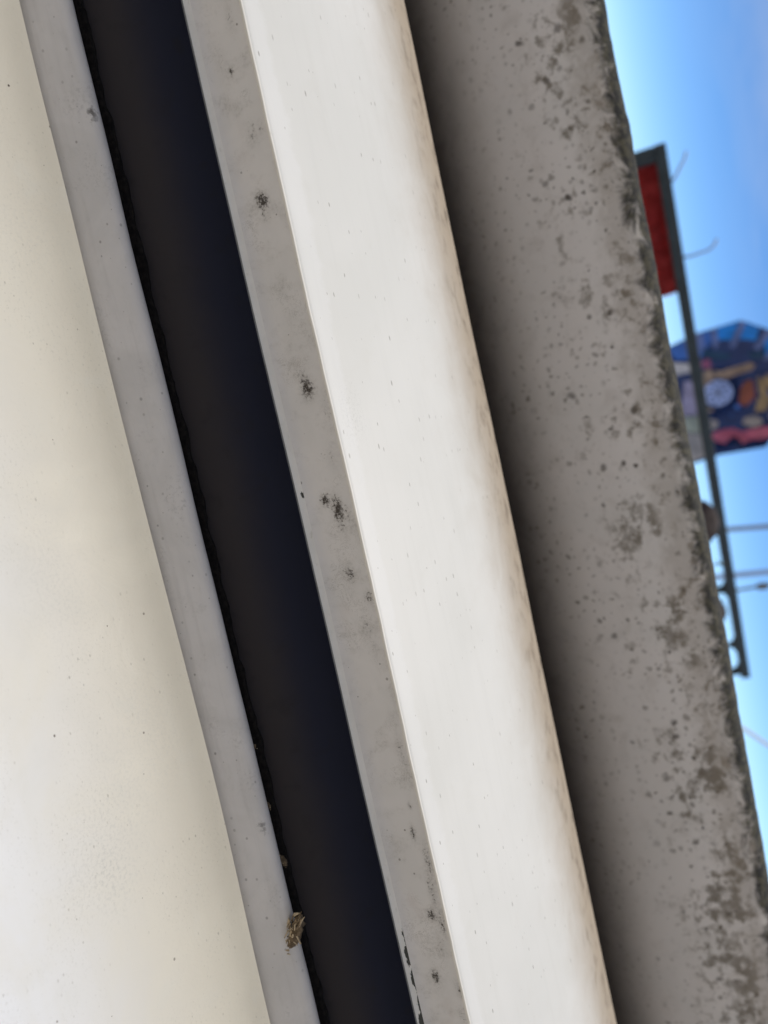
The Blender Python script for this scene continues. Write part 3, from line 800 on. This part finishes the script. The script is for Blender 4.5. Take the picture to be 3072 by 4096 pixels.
# ------------------------------------------------------------------ far poles and a rope
def pole(fx0, fy0, fx1, fy1, Y, rad, mat, label, name='thin_pole', knob=None):
    a = at(fx0, fy0, Y); b = at(fx1, fy1, Y); d = (b - a) / (b.z - a.z)
    foot = Vector((a.x, Y, 0)); root = empty(name, foot)
    top = a + d * (b.z - a.z) * 1.6
    bm = bmesh.new(); tube(bm, [foot, a.lerp(foot, 0.5), a, b, top], [rad * 1.3, rad * 1.15, rad, rad, rad * 0.9], 12); bm_obj('shaft', bm, mat, root, True)
    bm = bmesh.new(); tube(bm, [foot, foot + Vector((0, 0, 0.05))], rad * 2.6, 12); bm_obj('foot_plate', bm, mat, root)
    bm = bmesh.new(); tube(bm, [top, top + Vector((0, 0, rad * 2))], [rad * 1.5, rad * 0.6], 12); bm_obj('cap', bm, mat, root)
    if knob:
        c = at(*knob, Y); bm = bmesh.new(); tube(bm, [c - Vector((0, 0, 0.05)), c + Vector((0, 0, 0.05))], rad * 2.4, 10); bm_obj('clamp', bm, mat, root)
    tag(root, label, 'pole')


pole(2905, 2118, 3072, 2106, 18.0, 0.055, M['steel'], 'pale grey pole rising above the frame nearest the blue ride wheel')
pole(2925, 2302, 3072, 2288, 24.0, 0.085, M['palepole'], 'pale blue pole rising just beside the thin brown pole')
pole(2940, 2362, 3072, 2340, 9.0, 0.016, M['rustpole'], 'thin brown pole rising from the frame beside a pale blue pole', knob=(3050, 2345))
bm = bmesh.new(); a = at(2960, 2905, 7.0); b = at(3300, 3130, 7.0)
tube(bm, [a + (a - b) * 1.2, a + (a - b) * 0.5, a, a.lerp(b, 0.5) - Vector((0, 0, 0.004)), b, b + (b - a) * 2], 0.016, 8)
rope = bm_obj('rope', bm, M['rope'], None, True); tag(rope, 'white rope slanting across the sky past the end of the frame', 'rope')


# ------------------------------------------------------------------ people beyond the wall
def person(loc, h, face, hairc, topc, legc, label, skinc=(0.28, 0.16, 0.11)):
    """standing figure, one skinned body; face = heading in radians"""
    k = h / 1.75
    V = [(0, 0, .98), (0, 0, 1.12), (0, 0.005, 1.30), (0, 0.01, 1.44), (0, 0.005, 1.52), (0, -0.008, 1.60), (0, -0.01, 1.68),      # 0-6 spine, neck, head
         (.10, 0, .93), (.11, -.01, .52), (.11, .015, .10), (.115, -.12, .035),                                                     # 7-10 right leg
         (-.10, 0, .93), (-.11, -.01, .52), (-.11, .015, .10), (-.115, -.12, .035),                                                 # 11-14
         (.17, .01, 1.42), (.235, .02, 1.15), (.245, -.05, .90), (.24, -.085, .80),                                                  # 15-18 arm
         (-.17, .01, 1.42), (-.235, .02, 1.15), (-.245, -.05, .90), (-.24, -.085, .80),
         (0, -0.085, 1.615)]                                                                                                        # nose
    R = [(.155, .11), (.14, .10), (.165, .11), (.10, .075), (.055, .055), (.075, .088), (.068, .085),
         (.09, .09), (.06, .06), (.042, .042), (.035, .03), (.09, .09), (.06, .06), (.042, .042), (.035, .03),
         (.058, .058), (.042, .042), (.030, .030), (.026, .018), (.058, .058), (.042, .042), (.030, .030), (.026, .018), (.016, .016)]
    E_ = [(0, 1), (1, 2), (2, 3), (3, 4), (4, 5), (5, 6), (0, 7), (7, 8), (8, 9), (9, 10), (0, 11), (11, 12), (12, 13), (13, 14),
          (3, 15), (15, 16), (16, 17), (17, 18), (3, 19), (19, 20), (20, 21), (21, 22), (5, 23)]
    for side, wi in ((1, 18), (-1, 22)):                                                                                              # five fingers per hand
        wx = .24 * side
        for q, (dy, L) in enumerate(((-.032, .07), (-.011, .08), (.010, .076), (.030, .06))):
            i0 = len(V); V += [(wx, -.09 + dy, .755), (wx - .006 * side, -.098 + dy, .755 - L * .55), (wx - .02 * side, -.105 + dy, .755 - L)]
            R += [(.009, .009), (.0085, .0085), (.0075, .0075)]; E_ += [(wi, i0), (i0, i0 + 1), (i0 + 1, i0 + 2)]
        i0 = len(V); V += [(wx - .015 * side, -.13, .775), (wx - .02 * side, -.15, .735)]; R += [(.010, .010), (.0085, .0085)]; E_ += [(wi, i0), (i0, i0 + 1)]
    me = bpy.data.meshes.new('person'); me.from_pydata(V, E_, []); o = bpy.data.objects.new('person_tmp', me); C.objects.link(o)
    sk = o.modifiers.new('skin', 'SKIN'); sk.use_smooth_shade = True
    for i, sv in enumerate(me.skin_vertices[0].data): sv.radius = R[i]; sv.use_root = (i == 0)
    o.modifiers.new('sub', 'SUBSURF').levels = 2
    dg = bpy.context.evaluated_depsgraph_get(); fin = bpy.data.meshes.new_from_object(o.evaluated_get(dg))
    bpy.data.objects.remove(o); fin.name = 'body'
    mats = [simple('skin', skinc, 0.6, 0.3, 0.08, 20), simple('shirt', topc, 0.9, 0.1, 0.12, 30), simple('trousers', legc, 0.9, 0.1, 0.12, 30), simple('shoe', (0.05, 0.04, 0.04), 0.6, 0.3, 0.1, 20)]
    fin.materials.clear()
    for mm in mats: fin.materials.append(mm)
    for pl in fin.polygons:
        c = pl.center
        pl.material_index = 3 if c.z < .09 else 2 if c.z < .98 and abs(c.x) < .19 else 1 if (c.z < 1.475 and (abs(c.x) < .2 or c.z > 1.13)) else 0
    mtx = Matrix.Translation((loc[0], loc[1], 0)) @ Matrix.Rotation(face, 4, 'Z') @ Matrix.Scale(k, 4)
    root = empty('person', (loc[0], loc[1], 0))
    fin.transform(mtx)
    b = bpy.data.objects.new('body', fin); C.objects.link(b); b.parent = root; b.matrix_parent_inverse = Matrix.Translation(root.location).inverted()
    # hair cap, with uneven locks
    bm = bmesh.new(); bmesh.ops.create_icosphere(bm, subdivisions=4, radius=1.0)
    kill = [v for v in bm.verts if v.co.z < -0.75 or (v.co.y < -0.45 and v.co.z < 0.28)]
    bmesh.ops.delete(bm, geom=kill, context='VERTS')
    for v in bm.verts:
        d = 1 + 0.07 * noise.noise(v.co * 5) + 0.04 * noise.noise(v.co * 13)
        v.co = mtx @ Vector((v.co.x * .094 * d, v.co.y * .108 * d + 0.004, v.co.z * .118 * d + 1.655))
    bmesh.ops.solidify(bm, geom=bm.faces[:], thickness=0.006)
    bm_obj('hair', bm, simple('hair', hairc, 0.7, 0.3, 0.3, 60), root, True)
    for sx in (-1, 1):
        bm = bmesh.new(); r = bmesh.ops.create_icosphere(bm, subdivisions=2, radius=1.0)
        for v in bm.verts: v.co = mtx @ Vector((v.co.x * .012 + sx * .087, v.co.y * .018 + .005, v.co.z * .03 + 1.615))
        bm_obj('ear', bm, mats[0], root, True)
        bm = bmesh.new(); r = bmesh.ops.create_icosphere(bm, subdivisions=2, radius=1.0)
        for v in bm.verts: v.co = mtx @ Vector((v.co.x * .013 + sx * .030, v.co.y * .008 - .086, v.co.z * .008 + 1.638))
        bm_obj('eye', bm, simple('eye', (0.03, 0.025, 0.02), 0.3, 0.5, 0.1, 30), root, True)
    bm = bmesh.new(); r = bmesh.ops.create_icosphere(bm, subdivisions=2, radius=1.0)
    for v in bm.verts: v.co = mtx @ Vector((v.co.x * .026, v.co.y * .008 - .084, v.co.z * .008 + 1.575))
    bm_obj('mouth', bm, simple('lips', (0.30, 0.12, 0.10), 0.5, 0.3, 0.1, 30), root, True)
    tag(root, label, 'person')


t1 = at(2846, 2085, 3.4); person((t1.x, 3.4), (t1.z + 0.006), math.radians(75), (0.022, 0.012, 0.011), (0.30, 0.26, 0.34), (0.05, 0.06, 0.10), 'person with dark brown hair, only the head showing above the wall')
t2 = at(2896, 2440, 3.9); person((t2.x, 3.9), (t2.z - 0.012), math.radians(-20), (0.025, 0.018, 0.02), (0.20, 0.18, 0.30), (0.06, 0.06, 0.09), 'person whose dark hair just clears the wall near the end of the frame')

# small leafy shrub tip between them
sp = at(2858, 2300, 2.6); sh = empty('shrub', (sp.x, 2.6, 0)); rnd = random.Random(4)
tag(sh, 'green shrub tip poking above the wall between the two heads', 'shrub')
leafm = simple('leaf', (0.06, 0.12, 0.035), 0.6, 0.3, 0.4, 30); bark = simple('bark', (0.10, 0.08, 0.05), 0.9, 0.1, 0.2, 40)
top = Vector((sp.x, 2.6, sp.z + 0.045)); stems = []
for k in range(7):
    e = top + Vector((rnd.uniform(-.10, .10), rnd.uniform(-.12, .12), -0.02 - 0.09 * rnd.random() if k else 0.0))
    pts = [Vector((sp.x + rnd.uniform(-.03, .03), 2.6 + rnd.uniform(-.03, .03), 0)), Vector((sp.x + rnd.uniform(-.08, .08), 2.6 + rnd.uniform(-.08, .08), 0.8)), e]
    bm = bmesh.new(); tube(bm, pts, [0.009, 0.006, 0.002], 6); bm_obj('stem', bm, bark, sh); stems.append(pts)
bm = bmesh.new()
for k in range(420):
    pts = rnd.choice(stems); t = rnd.random() ** 0.5
    c = pts[1].lerp(pts[2], t) + Vector((rnd.gauss(0, .03), rnd.gauss(0, .03), rnd.uniform(-.03, .005)))
    d = Vector((rnd.gauss(0, 1), rnd.gauss(0, 1), rnd.gauss(0.1, .6))).normalized(); s = d.cross(Vector((0, 0, 1))).normalized(); L = rnd.uniform(.022, .042); W = L * 0.28
    if c.z + d.z * L > top.z + 0.022: continue
    u = s.cross(d) * (W * 0.25)
    vs = [bm.verts.new(c), bm.verts.new(c + d * L * .45 + s * W + u), bm.verts.new(c + d * L), bm.verts.new(c + d * L * .45 - s * W + u)]
    bm.faces.new((vs[0], vs[1], vs[2])); bm.faces.new((vs[0], vs[2], vs[3]))
lf = bm_obj('foliage', bm, leafm, sh); lf['kind'] = 'stuff'
